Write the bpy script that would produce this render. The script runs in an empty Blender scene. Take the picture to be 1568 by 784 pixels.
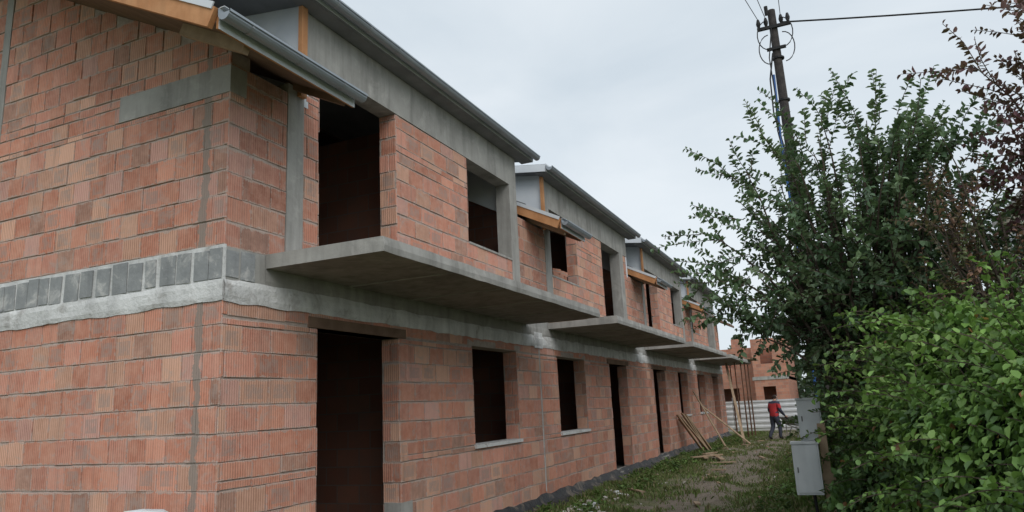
import bpy, math, random
import numpy as np
from mathutils import Vector, Matrix
random.seed(7); rng=np.random.default_rng(7)
scene=bpy.context.scene
COL=scene.collection

# ------------------------------------------------------------ node helpers
class G:
    def __init__(s,name):
        s.m=bpy.data.materials.new(name); s.m.use_nodes=True
        s.t=s.m.node_tree; s.n=s.t.nodes; s.l=s.t.links
        s.n.clear(); s.out=s.n.new('ShaderNodeOutputMaterial')
        s.b=s.n.new('ShaderNodeBsdfPrincipled'); s.l.new(s.b.outputs[0],s.out.inputs[0])
        s.b.inputs['Specular IOR Level'].default_value=0.25
    def put(s,sock,v):
        if v is None: return
        if hasattr(v,'is_output') or isinstance(v,bpy.types.NodeSocket): s.l.new(v,sock)
        else:
            if isinstance(v,(tuple,list)) and len(v)==3 and sock.type=='RGBA': v=(*v,1)
            sock.default_value=v
    def pos(s):
        return s.n.new('ShaderNodeNewGeometry').outputs['Position']
    def sep(s,v):
        n=s.n.new('ShaderNodeSeparateXYZ'); s.put(n.inputs[0],v); return n.outputs
    def comb(s,x,y,z):
        n=s.n.new('ShaderNodeCombineXYZ'); s.put(n.inputs[0],x); s.put(n.inputs[1],y); s.put(n.inputs[2],z); return n.outputs[0]
    def math(s,op,a,b=0.0,clamp=False):
        n=s.n.new('ShaderNodeMath'); n.operation=op; n.use_clamp=clamp; s.put(n.inputs[0],a); s.put(n.inputs[1],b); return n.outputs[0]
    def noise(s,vec,scale,detail=4,rough=.55,dist=0):
        n=s.n.new('ShaderNodeTexNoise'); s.put(n.inputs['Vector'],vec); n.inputs['Scale'].default_value=scale
        n.inputs['Detail'].default_value=detail; n.inputs['Roughness'].default_value=rough; n.inputs['Distortion'].default_value=dist
        return n.outputs['Fac']
    def scale(s,vec,v):
        n=s.n.new('ShaderNodeMapping'); s.put(n.inputs['Vector'],vec); n.inputs['Scale'].default_value=v; return n.outputs[0]
    def ramp(s,f,a,b):
        n=s.n.new('ShaderNodeMapRange'); s.put(n.inputs[0],f); n.inputs[1].default_value=a; n.inputs[2].default_value=b; return n.outputs[0]
    def mix(s,f,a,b,mode='MIX'):
        n=s.n.new('ShaderNodeMix'); n.data_type='RGBA'; n.blend_type=mode
        s.put(n.inputs[0],f); s.put(n.inputs[6],a); s.put(n.inputs[7],b); return n.outputs[2]
    def bump(s,h,st=.3,d=.01):
        n=s.n.new('ShaderNodeBump'); s.put(n.inputs['Height'],h); n.inputs['Strength'].default_value=st; n.inputs['Distance'].default_value=d
        s.l.new(n.outputs[0],s.b.inputs['Normal'])
    def attr(s,name):
        n=s.n.new('ShaderNodeAttribute'); n.attribute_name=name; return n.outputs['Color']
    def uv(s,name):
        n=s.n.new('ShaderNodeUVMap'); n.uv_map=name; return n.outputs[0]
    def done(s,col,rough=.85,metal=0):
        s.put(s.b.inputs['Base Color'],col); s.put(s.b.inputs['Roughness'],rough); s.b.inputs['Metallic'].default_value=metal
        return s.m

def simple(name,c1,c2,scale=6,rough=.8,metal=0,bump=.3,bscale=40,bd=.006,stain=.0,smear=None,sth=(.5,.6),sscale=4):
    g=G(name); p=g.pos(); f=g.ramp(g.noise(p,scale,6,.6),.3,.7)
    c=g.mix(f,c1,c2)
    if smear:
        sm=g.ramp(g.noise(p,sscale,7,.7,.5),*sth); c=g.mix(g.math('MULTIPLY',sm,.85),c,smear)
    if stain>0:
        st=g.ramp(g.noise(g.scale(p,(4,4,.5)),1.6,5,.6),.45,.75)
        c=g.mix(g.math('MULTIPLY',st,stain),c,tuple(x*.35 for x in c1))
    g.bump(g.noise(p,bscale,5,.6),bump,bd)
    return g.done(c,rough,metal)

def brick_mat():
    g=G('hollow_clay_block'); p=g.pos(); c=g.attr('Col'); uv=g.sep(g.uv('UVMap')); lo=g.sep(g.uv('L'))
    s=g.math('SINE',g.math('MULTIPLY',uv[0],2*math.pi/.029))
    s01=g.ramp(s,-.5,.7)
    a=g.attr('Rnd'); rs=g.sep(a)
    gs=g.math('MULTIPLY',g.math('SUBTRACT',1,s01),g.math('ADD',.16,g.math('MULTIPLY',g.ramp(rs[0],.0,.5),.36)))
    c=g.mix(gs,c,(.25,.085,.05))
    n1=g.noise(p,9,6,.65)
    c=g.mix(g.ramp(n1,.35,.75),c,g.mix(.5,c,(.76,.46,.35)))
    n2=g.noise(g.scale(p,(1,1,.6)),.7,5,.6)
    c=g.mix(g.math('MULTIPLY',g.ramp(n2,.48,.75),.32),c,(.30,.16,.125))
    n3=g.noise(g.scale(p,(7,7,.5)),1.3,5,.65)
    c=g.mix(g.math('MULTIPLY',g.ramp(n3,.54,.76),.5),c,(.22,.16,.135))
    n4=g.noise(g.scale(p,(1,1,1.6)),3.2,7,.72,.7)
    c=g.mix(g.math('MULTIPLY',g.ramp(n4,.55,.66),.5),c,(.44,.37,.33))
    du=g.math('ABSOLUTE',g.math('SUBTRACT',lo[0],.5)); dv=g.math('ABSOLUTE',g.math('SUBTRACT',lo[1],.5))
    m=g.math('MULTIPLY',g.math('LESS_THAN',du,.34),g.math('LESS_THAN',dv,.30))
    m=g.math('MULTIPLY',m,g.math('GREATER_THAN',rs[0],.74)); m=g.math('MULTIPLY',m,g.ramp(g.noise(p,18,4),.3,.55))
    c=g.mix(g.math('MULTIPLY',m,.55),c,(.34,.27,.24))
    ed=g.math('SUBTRACT',.5,dv); nn=g.noise(p,13,6,.75)
    em=g.math('LESS_THAN',ed,g.math('MULTIPLY',g.ramp(nn,.42,.80),.20))
    c=g.mix(g.math('MULTIPLY',em,.65),c,(.48,.40,.35))
    eu=g.math('SUBTRACT',.5,du); em2=g.math('LESS_THAN',eu,g.math('MULTIPLY',g.ramp(g.noise(p,17,6,.75),.5,.8),.12))
    c=g.mix(g.math('MULTIPLY',em2,.6),c,(.45,.37,.33))
    ps=g.sep(p); nx=g.noise(g.scale(p,(1,1,1.2)),3.5,7,.75)
    dx=g.math('ABSOLUTE',g.math('ADD',g.math('ADD',ps[0],.27),g.math('MULTIPLY',g.math('SUBTRACT',nx,.5),.16)))
    gm=g.math('LESS_THAN',dx,g.math('MULTIPLY',g.ramp(g.noise(p,5,5,.7),.2,.6),.055)); gm=g.math('MULTIPLY',gm,g.math('LESS_THAN',ps[1],4.66))
    c=g.mix(g.math('MULTIPLY',gm,.8),c,(.27,.24,.21))
    h=g.math('ADD',g.math('MULTIPLY',s01,.6),g.math('MULTIPLY',g.noise(p,60,4),.6)); g.bump(h,.6,.006)
    return g.done(c,.9)

M={}
M['brick']=brick_mat()
M['mortar']=simple('cement_mortar',(.34,.27,.235),(.50,.43,.38),9,bump=.7,bscale=45,bd=.012)
M['conc']=simple('cast_concrete',(.30,.29,.27),(.42,.41,.385),2.2,.9,bump=.45,bscale=30,stain=.5,smear=(.50,.48,.45),sth=(.54,.7),sscale=2.5)
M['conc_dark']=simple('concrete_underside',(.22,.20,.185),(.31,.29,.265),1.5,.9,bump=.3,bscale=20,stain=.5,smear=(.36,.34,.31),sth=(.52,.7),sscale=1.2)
M['soffit']=simple('grey_soffit',(.16,.165,.17),(.23,.235,.24),3,.8,bump=.2)
M['white']=simple('whitewashed_ring_beam',(.54,.54,.53),(.80,.80,.79),2.5,.9,bump=.7,bscale=22,bd=.02,stain=.4,smear=(.40,.38,.36),sth=(.55,.66),sscale=2.6)
M['grey_blk']=simple('grey_insulation_block',(.25,.26,.265),(.35,.36,.36),5,.9,bump=.6,bscale=25,bd=.012,stain=.3,smear=(.56,.55,.53),sth=(.53,.64),sscale=5)
M['eps']=simple('white_polystyrene',(.66,.70,.75),(.76,.79,.82),3,.9,bump=.2,bscale=50)
M['wood']=simple('raw_timber',(.46,.21,.09),(.60,.31,.15),5,.75,bump=.3,bscale=60,stain=.4)
M['wood_old']=simple('weathered_timber',(.30,.21,.14),(.46,.34,.23),6,.85,bump=.3,bscale=60,stain=.3)
M['wood_dark']=simple('dark_soffit_boards',(.15,.095,.065),(.24,.155,.11),4,.85,bump=.3)
M['gutter']=simple('grey_sheet_metal_gutter',(.28,.31,.34),(.35,.38,.41),3,.42,.35,bump=.05)
M['flash']=simple('white_flashing',(.62,.65,.68),(.7,.73,.76),3,.45,.1,bump=.05)
M['roof']=simple('grey_roof_sheet',(.13,.14,.155),(.19,.20,.215),3,.5,.2,bump=.1)
M['foil']=simple('black_foundation_membrane',(.012,.012,.014),(.05,.05,.052),5,.5,bump=.6,bscale=20,bd=.02,smear=(.22,.18,.14),sth=(.52,.66),sscale=3)
M['steel']=simple('galvanised_steel',(.3,.31,.32),(.42,.43,.44),5,.45,.6,bump=.1)
M['rust']=simple('rusty_steel_prop',(.10,.05,.03),(.2,.11,.07),8,.7,.3,bump=.3)
M['paint_w']=simple('painted_white_steel',(.66,.68,.70),(.76,.78,.79),2,.5,bump=.05,stain=.15)
M['sill']=simple('pale_window_sill',(.55,.55,.54),(.72,.72,.71),5,.8,bump=.4,smear=(.34,.31,.29),sth=(.55,.65),sscale=5)
M['box']=simple('light_grey_cabinet',(.50,.53,.54),(.58,.60,.61),4,.5,bump=.08,stain=.25)
M['box_d']=simple('dark_cabinet_trim',(.1,.1,.1),(.15,.15,.15),4,.5)
M['bark']=simple('tree_bark',(.06,.045,.035),(.13,.10,.08),12,.95,bump=.8,bscale=40,bd=.02)
M['pole']=simple('dark_pole_wood',(.04,.035,.035),(.085,.075,.07),8,.9,bump=.5)
M['cable']=simple('black_cable',(.015,.015,.016),(.03,.03,.03),8,.6)
M['blue']=simple('blue_conduit',(.03,.10,.30),(.05,.14,.38),8,.5)
M['beige']=simple('beige_render',(.46,.40,.32),(.54,.48,.39),2,.9,stain=.2)
M['glass']=simple('dark_window',(.02,.025,.03),(.04,.045,.05),2,.2)
M['rubble']=simple('rubble',(.30,.27,.24),(.55,.51,.47),9,.95,bump=.6)
def brickplain(nm,k):
    g=G(nm); p=g.sep(g.pos()); v=g.comb(g.math('ADD',p[0],p[1]),p[2],0)
    n=g.n.new('ShaderNodeTexBrick'); g.l.new(v,n.inputs['Vector']); n.inputs['Scale'].default_value=1
    n.inputs['Brick Width'].default_value=.36; n.inputs['Row Height'].default_value=.235; n.inputs['Mortar Size'].default_value=.008
    n.inputs['Color1'].default_value=(.54*k,.25*k,.165*k,1); n.inputs['Color2'].default_value=(.40*k,.17*k,.115*k,1); n.inputs['Mortar'].default_value=(.36*k,.28*k,.24*k,1)
    c=g.mix(g.ramp(g.noise(g.pos(),3,5),.4,.7),n.outputs[0],g.mix(.5,n.outputs[0],(.3*k,.22*k,.18*k)))
    return g.done(c,.9)
M['bplain']=brickplain('inner_clay_block',1)
M['bdark']=brickplain('shaded_inner_clay_block',.42)  # darkened copy of the inner block, room shade put into its colour
M['concd']=simple('shaded_interior_concrete',(.07,.065,.06),(.12,.11,.10),2,.9)  # concrete of the rooms, darkened in colour to stand for indoor shade
def leafmat(name,trans=.35,rough=.5):
    g=G(name); c=g.attr('Col')
    g.b.inputs['Specular IOR Level'].default_value=.45
    g.done(c,rough)
    tr=g.n.new('ShaderNodeBsdfTranslucent'); g.l.new(g.mix(.35,c,(.14,.20,.03)),tr.inputs[0])
    mx=g.n.new('ShaderNodeMixShader'); mx.inputs[0].default_value=trans
    g.l.new(g.b.outputs[0],mx.inputs[1]); g.l.new(tr.outputs[0],mx.inputs[2]); g.l.new(mx.outputs[0],g.out.inputs[0])
    return g.m
M['leaf']=leafmat('green_leaf',.32,.42)
M['grass']=leafmat('grass_blade',.25,.7)
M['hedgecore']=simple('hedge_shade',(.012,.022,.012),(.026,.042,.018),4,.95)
def groundmat():
    g=G('earth_and_weeds'); p=g.pos(); s=g.sep(p)
    n=g.noise(p,1.1,7,.65); n2=g.noise(p,7,6,.65); n3=g.noise(p,40,5,.7)
    dirt=g.mix(g.ramp(n2,.3,.7),(.19,.15,.115),(.32,.265,.205)); dirt=g.mix(g.ramp(n3,.52,.78),dirt,(.38,.33,.27))
    dirt=g.mix(g.ramp(g.noise(p,.8,5,.6),.5,.7),dirt,(.20,.16,.12))
    green=g.mix(g.ramp(n2,.35,.65),(.10,.135,.045),(.19,.19,.09))
    d=g.math('ABSOLUTE',g.math('SUBTRACT',s[0],2.3))
    e=g.math('SUBTRACT',g.math('MULTIPLY',d,.72),g.math('MULTIPLY',g.math('SUBTRACT',n,.5),3.4))
    f=g.ramp(e,.25,1.0)
    g.bump(g.math('ADD',g.math('MULTIPLY',n2,.6),n3),.9,.05)
    return g.done(g.mix(f,dirt,green),.95)
M['ground']=groundmat()

# ------------------------------------------------------------ mesh builder
class MB:
    def __init__(s): s.v=[];s.f=[];s.m=[];s.c=[];s.r=[];s.uv=[];s.lo=[];s.mats=[]
    def mi(s,k):
        if k not in s.mats: s.mats.append(k)
        return s.mats.index(k)
    def face(s,pts,mat,col=(1,1,1),rnd=0,uv=None,lo=None):
        i=len(s.v); s.v+= [tuple(p) for p in pts]; s.f.append(tuple(range(i,i+len(pts)))); s.m.append(s.mi(mat))
        s.c.append(col); s.r.append(rnd); s.uv.append(uv or [(0,0)]*len(pts)); s.lo.append(lo or [(.5,.5)]*len(pts))
    def box(s,x0,x1,y0,y1,z0,z1,mat,M4=None):
        P=[Vector(q) for q in [(x0,y0,z0),(x1,y0,z0),(x1,y1,z0),(x0,y1,z0),(x0,y0,z1),(x1,y0,z1),(x1,y1,z1),(x0,y1,z1)]]
        if M4 is not None: P=[M4@q for q in P]
        for q in [(0,3,2,1),(4,5,6,7),(0,1,5,4),(1,2,6,5),(2,3,7,6),(3,0,4,7)]: s.face([P[k] for k in q],mat)
    def beam(s,a,b,w,h,mat):
        a=Vector(a);b=Vector(b);d=(b-a);L=d.length;d.normalize()
        up=Vector((0,0,1)) if abs(d.z)<.95 else Vector((1,0,0))
        r=d.cross(up).normalized();u=r.cross(d)
        T=Matrix((( r.x,d.x,u.x,a.x),(r.y,d.y,u.y,a.y),(r.z,d.z,u.z,a.z),(0,0,0,1)))
        s.box(-w/2,w/2,0,L,-h/2,h/2,mat,T)
    def tube(s,pts,rad,mat,n=8,cap=True):
        pts=[Vector(p) for p in pts]; rings=[]
        for i,p in enumerate(pts):
            d=(pts[min(i+1,len(pts)-1)]-pts[max(i-1,0)]).normalized()
            up=Vector((0,0,1)) if abs(d.z)<.9 else Vector((1,0,0))
            r=d.cross(up).normalized();u=r.cross(d); R=rad[i] if isinstance(rad,(list,tuple)) else rad
            rings.append([p+(r*math.cos(2*math.pi*k/n)+u*math.sin(2*math.pi*k/n))*R for k in range(n)])
        for a,b in zip(rings[:-1],rings[1:]):
            for k in range(n): s.face([a[k],a[(k+1)%n],b[(k+1)%n],b[k]],mat)
        if cap: s.face(rings[0][::-1],mat); s.face(rings[-1],mat)
    def obj(s,name,parent=None,origin=(0,0,0),smooth=False,weld=False):
        me=bpy.data.meshes.new(name); o=Vector(origin)
        vs=np.array(s.v,dtype=float)-np.array(o)
        me.from_pydata(vs.tolist(),[],s.f)
        for k in s.mats: me.materials.append(M[k])
        me.polygons.foreach_set('material_index',s.m)
        if any(k in('brick','leaf') for k in s.mats):
            ln=[len(f) for f in s.f]
            c=np.repeat(np.array([(*c,1) for c in s.c],dtype=np.float32),ln,axis=0)
            a=me.color_attributes.new('Col','FLOAT_COLOR','CORNER'); a.data.foreach_set('color',c.ravel())
            r=np.repeat(np.array([(x,x,x,1) for x in s.r],dtype=np.float32),ln,axis=0)
            a=me.color_attributes.new('Rnd','FLOAT_COLOR','CORNER'); a.data.foreach_set('color',r.ravel())
            for nm,src in(('UVMap',s.uv),('L',s.lo)):
                l=me.uv_layers.new(name=nm); l.data.foreach_set('uv',np.array([q for f in src for q in f],dtype=np.float32).ravel())
        me.update()
        ob=bpy.data.objects.new(name,me); COL.objects.link(ob); ob.location=o
        if weld or smooth:
            import bmesh
            bm=bmesh.new(); bm.from_mesh(me); bmesh.ops.remove_doubles(bm,verts=bm.verts,dist=.0004); bm.to_mesh(me); bm.free()
        if smooth:
            me.polygons.foreach_set('use_smooth',[True]*len(me.polygons))
        if parent: 
            ob.parent=parent; ob.matrix_parent_inverse=Matrix.Translation(-parent.location)
        return ob
def empty(name,loc=(0,0,0)):
    e=bpy.data.objects.new(name,None); COL.objects.link(e); e.location=loc; e.empty_display_size=.3; return e

# ------------------------------------------------------------ blockwork
PITCH=.232
def blkcol():
    t=random.random()
    a=np.array((.70,.32,.22)); b=np.array((.58,.235,.155)); c=np.array((.76,.45,.32)); d=np.array((.66,.30,.22))
    base=a*(1-t)+b*t
    r=random.random()
    if r<.2: base=c*random.uniform(.85,1.05)
    elif r<.42: base=d
    elif r<.50: base=np.array((.42,.25,.19))
    elif r<.56: base=np.array((.66,.38,.32))
    return tuple(base*random.uniform(.82,1.10))
def lay(mb,o,ud,nd,u0,u1,z0,z1,holes=(),L=.36,pitch=PITCH,mat='brick',gap=.010,dep=.011,limit=None,colf=None,uoff=0.,tone=1.):
    o=Vector(o);ud=Vector(ud);nd=Vector(nd); row=0; z=z0
    while z<z1-.02:
        zt=min(z+pitch,z1)
        if z1-zt<.05: zt=z1
        eds=sorted({z,zt}|{h[k] for h in holes for k in(2,3) if z<h[k]<zt})
        for za,zb in zip(eds[:-1],eds[1:]):
            if zb-za<.025: continue
            segs=[(u0,u1)]
            for h in holes:
                if h[2]<zb-.001 and h[3]>za+.001:
                    ns=[]
                    for a,b in segs:
                        if h[1]<=a or h[0]>=b: ns.append((a,b)); continue
                        if h[0]>a: ns.append((a,h[0]))
                        if h[1]<b: ns.append((h[1],b))
                    segs=ns
            wob=random.random()*6
            for sa,sb in segs:
                off=uoff+(L*.5 if row%2 else 0)+ random.Random(row).uniform(-.04,.04)
                k=math.floor((sa-off)/L); u=off+k*L
                while u<sb-.005:
                    a=max(u,sa);b=min(u+L,sb); u+=L
                    if b-a<.03: continue
                    if limit and zb>limit(a)+.1 and zb>limit(b)+.1: continue
                    g=gap*random.uniform(.3,1.5); gv=.0015+random.random()*.003
                    wz=.004*math.sin(a*1.7+wob)+random.uniform(-.0025,.0025)
                    A=a+gv;B=b-gv; C=za+g/2+wz;D=zb-g/2+wz
                    if B-A<.02 or D-C<.02: continue
                    d=dep+random.uniform(-.006,.005)
                    col=colf(a,za) if colf else blkcol()
                    col=tuple(x*tone for x in col); rr=random.random(); ph=random.random()*.03
                    P=lambda uu,zz,dd: o+ud*uu+Vector((0,0,zz))+nd*dd
                    q=[(A,C),(B,C),(B,D),(A,D)]
                    if ud.cross(Vector((0,0,1))).dot(nd)<0: q=[(B,C),(A,C),(A,D),(B,D)]
                    l=[((x-A)/(B-A),(y-C)/(D-C)) for x,y in q]
                    e=.004
                    qi=[(x+(e if x==A else -e),y+(e if y==C else -e)) for x,y in q]
                    tl=[random.uniform(-.002,.002) for _ in q]
                    F=[P(x,y,d+t_) for (x,y),t_ in zip(qi,tl)]; E=[P(x,y,d-e) for x,y in q]; Bk=[P(x,y,-.004) for x,y in q]
                    uv=[(x+ph,y) for x,y in q]
                    mb.face(F,mat,col,rr,uv,l)
                    for i in range(4):
                        j=(i+1)%4
                        mb.face([E[i],E[j],F[j],F[i]],mat,col,rr,[uv[i],uv[j],uv[j],uv[i]],[l[i],l[j],l[j],l[i]])
                        mb.face([Bk[i],Bk[j],E[j],E[i]],mat,tuple(x*.8 for x in col),rr,[uv[i],uv[j],uv[j],uv[i]],[l[i],l[j],l[j],l[i]])
        z=zt; row+=1
def core(mb,u0,u1,z0,z1,holes,f,mat):
    us=sorted({u0,u1}|{h[k] for h in holes for k in(0,1) if u0<h[k]<u1}); zs=sorted({z0,z1}|{h[k] for h in holes for k in(2,3) if z0<h[k]<z1})
    for a,b in zip(us[:-1],us[1:]):
        for c,d in zip(zs[:-1],zs[1:]):
            mu=(a+b)/2;mz=(c+d)/2
            if any(h[0]<mu<h[1] and h[2]<mz<h[3] for h in holes): continue
            f(a,b,c,d)

Y0=4.62; W=7.25; NB=4; Y1=Y0+W*NB; XB=-9.0
house=empty('brick_terraced_house_under_construction',((XB)/2,(Y0+Y1)/2,0))
Bs=[Y0+W*k for k in range(NB)]
lower=[];upper=[];cols=[];dorm=[]
for k,B in enumerate(Bs):
    if k%2==0:
        lower+=[(B+1.26,B+2.77,.02,2.5),(B+4.68,B+6.27,1.12,2.52)]
        upper+=[(B+1.26,B+2.77,3.0,5.4),(B+4.72,B+6.28,4.07,5.4)]
        cols+=[(B+.77,B+1.01),(B+6.28,B+6.58)]; dorm.append((B+.99,B+6.58))
    else:
        lower+=[(B+.88,B+2.5,1.12,2.52),(B+4.25,B+5.75,.02,2.5)]
        upper+=[(B+.9,B+2.5,4.07,5.4),(B+4.3,B+5.85,3.0,5.4)]
        cols+=[(B+.60,B+.9),(B+5.85,B+6.2)]; dorm.append((B+.58,B+6.58))
EX=.66; EAVE=4.70; SL=.50
def roofz(x):
    xr=-4.5
    return EAVE+SL*(EX-x) if x>xr else EAVE+SL*(EX-xr)-SL*(xr-x)

mb=MB(); cm=MB()
lay(mb,(-.012,0,0),(0,1,0),(1,0,0),Y0,Y1,.12,2.66,lower)
def cbox(a,b,c,d): cm.box(-.25,-.012,max(a,Y0+.02),min(b,Y1-.02),c,d,'mortar')
core(cm,Y0,Y1,0,2.66,lower,cbox,'mortar')
ch=[(a,b,3.13,6.0) for a,b in cols]
gapz=[]
prev=Y0
LOWT=4.9
for a,b in dorm: gapz.append((prev,a-.0,LOWT,6.2)); prev=b
gapz.append((prev,Y1,LOWT,6.2))
ceilh=[(a,b,5.4,6.0) for a,b in dorm]
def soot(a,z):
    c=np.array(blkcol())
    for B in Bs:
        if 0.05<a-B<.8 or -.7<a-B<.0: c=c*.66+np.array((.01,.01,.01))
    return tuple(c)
hU=upper+ch+gapz+ceilh
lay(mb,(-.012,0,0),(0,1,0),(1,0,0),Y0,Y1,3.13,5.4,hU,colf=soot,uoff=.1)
core(cm,Y0,Y1,3.13,5.4,hU,cbox,'mortar')
for h in lower+upper:
    if not any(abs(h[1]-c[0])<.03 for c in cols) or h in lower:
        lay(mb,(0,h[1],0),(-1,0,0),(0,-1,0),.0,.25,max(h[2],.12),h[3],L=.25)
    if not any(abs(h[0]-c[1])<.03 for c in cols) or h in lower:
        lay(mb,(0,h[0],0),(-1,0,0),(0,1,0),.0,.25,max(h[2],.12),h[3],L=.25)
con_beam=(0,1.48,4.60,4.87)
lim=lambda u: roofz(-u)-.02
gh=[(-.01,12,2.66,3.15),con_beam,(3.42,3.54,3.15,9)]
lay(mb,(0,Y0+.012,0),(-1,0,0),(0,-1,0),0,-XB,.12,2.66,L=.24)
lay(mb,(0,Y0+.012,0),(-1,0,0),(0,-1,0),0,-XB,3.15,7.3,gh,L=.24,limit=lim,uoff=.08)
lay(mb,(0,Y1-.012,0),(-1,0,0),(0,1,0),0,-XB,.12,7.3,L=.375,limit=lim)
mb.obj('clay_block_facing',house)
for ya,yb in((Y0+.012,Y0+.25),(Y1-.25,Y1-.012)):
    pts=[(-.0125,0),(-.0125,roofz(0)),(-4.5,roofz(-4.5)),(XB,roofz(XB)),(XB,0)]
    A=[(x,ya,z) for x,z in pts];Bq=[(x,yb,z) for x,z in pts]
    cm.face(A,'mortar');cm.face(Bq[::-1],'mortar')
    for i in range(5): j=(i+1)%5; cm.face([A[j],A[i],Bq[i],Bq[j]],'mortar')
cm.obj('mortar_joints',house)
cc=MB()
from mathutils import noise as mn
def roughband(x_or_y,axis,u0,u1,z0,z1,amp,mat,sgn,step=.10,rows=4):
    us=np.arange(u0,u1+step,step); us[-1]=u1
    grid=[]
    for u in us:
        colm=[]
        for r in range(rows+1):
            z=z0+(z1-z0)*r/rows
            if r in(0,rows): z+=.022*mn.noise(Vector((u*3,z*5,1.7)))+.012*mn.noise(Vector((u*11,z*5,2.7)))
            off=amp*(.5+.5*mn.noise(Vector((u*4,z*6,4.2))))
            if r in(0,rows): off*=.2
            colm.append((x_or_y+sgn*off,u,z) if axis=='x' else (u,x_or_y+sgn*off,z))
        grid.append(colm)
    for a,b in zip(grid[:-1],grid[1:]):
        for r in range(rows): cc.face([a[r],b[r],b[r+1],a[r+1]],mat)
for a,b in cols:
    cc.box(-.25,.006,a,b,3.13,5.4 if not(b-a<.26) else 5.0,'conc')
for a,b in dorm: cc.box(-.25,.008,a,b,5.4,5.94,'conc')
cc.box(-1.48,.004,Y0-.004,Y0+.2,4.60,4.87,'conc')
cc.box(-3.54,-3.42,Y0-.004,Y0+.2,3.15,6.6,'conc')
cc.box(-.25,.006,Y0+.026,Y1-.006,2.66,2.83,'white')
cc.box(-.25,.004,Y0+.025,Y1-.005,2.83,3.13,'conc')
roughband(.007,'x',Y0-.004,Y1,2.64,2.84,.026,'white',1)
roughband(.005,'x',Y0+.5,Y1,2.84,3.0,.016,'conc',1)
cc.box(XB,.006,Y0-.006,Y0+.024,2.66,2.825,'white')
roughband(Y0-.007,'y',XB,.01,2.64,2.835,.026,'white',-1)
cc.box(XB,.002,Y0,Y0+.022,2.825,3.15,'white')
random.seed(3)
u=0.02
while u<-XB-.1:
    w=random.uniform(.13,.20); zt=3.135-random.random()*.03; zb=2.835+random.random()*.025
    T=Matrix.Translation((-u-w/2,Y0-.006,(zt+zb)/2))@Matrix.Rotation(random.uniform(-.04,.04),4,'Y')
    cc.box(-w/2,w/2,-.002-random.random()*.006,.005,-(zt-zb)/2,(zt-zb)/2,'grey_blk',T); u+=w+random.choice([.012,.02,.03,.045,.06])
cc.box(.002,.012,Y0+.02,Y0+.16,2.86,3.10,'grey_blk'); cc.box(.002,.012,Y0+.19,Y0+.36,2.85,3.11,'grey_blk')
for B in Bs[1:]:
    cc.box(.006,.016,B-.22,B+.16,2.62,2.90,'white')
cc.box(0,.012,Bs[1]-.025,Bs[1]-.013,.2,2.6,'sill'); cc.box(0,.008,Bs[1]+.01,Bs[1]+.03,.3,2.6,'mortar')
cc.box(-.22,.004,Bs[0]+2.74,Bs[0]+3.0,.38,.60,'conc')
for h in lower:
    if h[2]<.5:
        cc.box(-.24,.010,h[0]-.14,h[1]+.14,h[3],h[3]+.11,'wood_dark')
        cc.box(-.26,.05,h[0],h[1],-.02,.1,'conc')
    else:
        cc.box(-.24,-.002,h[0]-.14,h[1]+.14,h[3]+.002,h[3]+.09,'mortar')
        cc.box(-.27,.035,h[0]-.02,h[1]+.02,h[2]-.045,h[2]+.004,'sill')
for h in upper:
    if h[2]>3.5: cc.box(-.26,.01,h[0],h[1],h[2]-.02,h[2]+.012,'conc')
cc.obj('concrete_frame',house)
sl=MB()
for k,B in enumerate(Bs):
    a,b=B+.5,B+6.72
    ys=np.arange(a,b,.2).tolist()+[b]
    prevp=None
    for y in ys:
        e=.012*mn.noise(Vector((y*2.3,k*3,0))); t=.010*mn.noise(Vector((y*3.1,k*3,5)))
        cur=[(.008,y,3.0),(1.33+e,y,2.995+t),(1.337+e*.5,y,3.05),(1.325-e,y,3.13+t),(.008,y,3.135)]
        if prevp:
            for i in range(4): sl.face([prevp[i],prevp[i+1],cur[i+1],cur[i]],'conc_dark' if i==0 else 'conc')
        else: sl.face(cur[::-1],'conc')
        prevp=cur
    sl.face(prevp,'conc')
    sl.box(.3,1.0,b,b+.35,3.03,3.06,'wood_old')
    for q in range(1,5): sl.box(.02,1.31,a+q*1.25,a+q*1.25+.012,2.986,3.0,'conc')
ob=sl.obj('balcony_slab',house)
it=MB()
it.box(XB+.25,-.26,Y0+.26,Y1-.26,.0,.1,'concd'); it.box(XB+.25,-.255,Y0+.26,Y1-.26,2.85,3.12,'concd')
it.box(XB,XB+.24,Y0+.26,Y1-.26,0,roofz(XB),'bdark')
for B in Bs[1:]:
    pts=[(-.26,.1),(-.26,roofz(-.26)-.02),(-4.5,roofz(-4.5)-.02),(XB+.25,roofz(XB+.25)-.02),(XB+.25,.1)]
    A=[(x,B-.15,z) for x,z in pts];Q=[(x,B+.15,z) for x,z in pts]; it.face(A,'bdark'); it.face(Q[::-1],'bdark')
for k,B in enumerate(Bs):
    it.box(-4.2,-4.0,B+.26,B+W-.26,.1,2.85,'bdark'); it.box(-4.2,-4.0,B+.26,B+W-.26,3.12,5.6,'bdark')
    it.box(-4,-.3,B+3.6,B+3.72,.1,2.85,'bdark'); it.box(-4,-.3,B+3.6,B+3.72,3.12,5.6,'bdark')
it.obj('interior_walls_and_floors',house)
rf=MB(); wd=MB(); gt=MB()
def slab(y0,y1,x0,x1,zf,t,mt,mb_=None,mu='wood_dark'):
    m=mb_ or rf
    z0,z1=zf(x0),zf(x1)
    A=[(x0,y0,z0),(x1,y0,z1),(x1,y1,z1),(x0,y1,z0)]; T=[(x,y,z+t) for x,y,z in A]
    m.face(A[::-1],mu); m.face(T,mt)
    for i in range(4):
        j=(i+1)%4; m.face([A[i],A[j],T[j],T[i]],mu)
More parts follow.
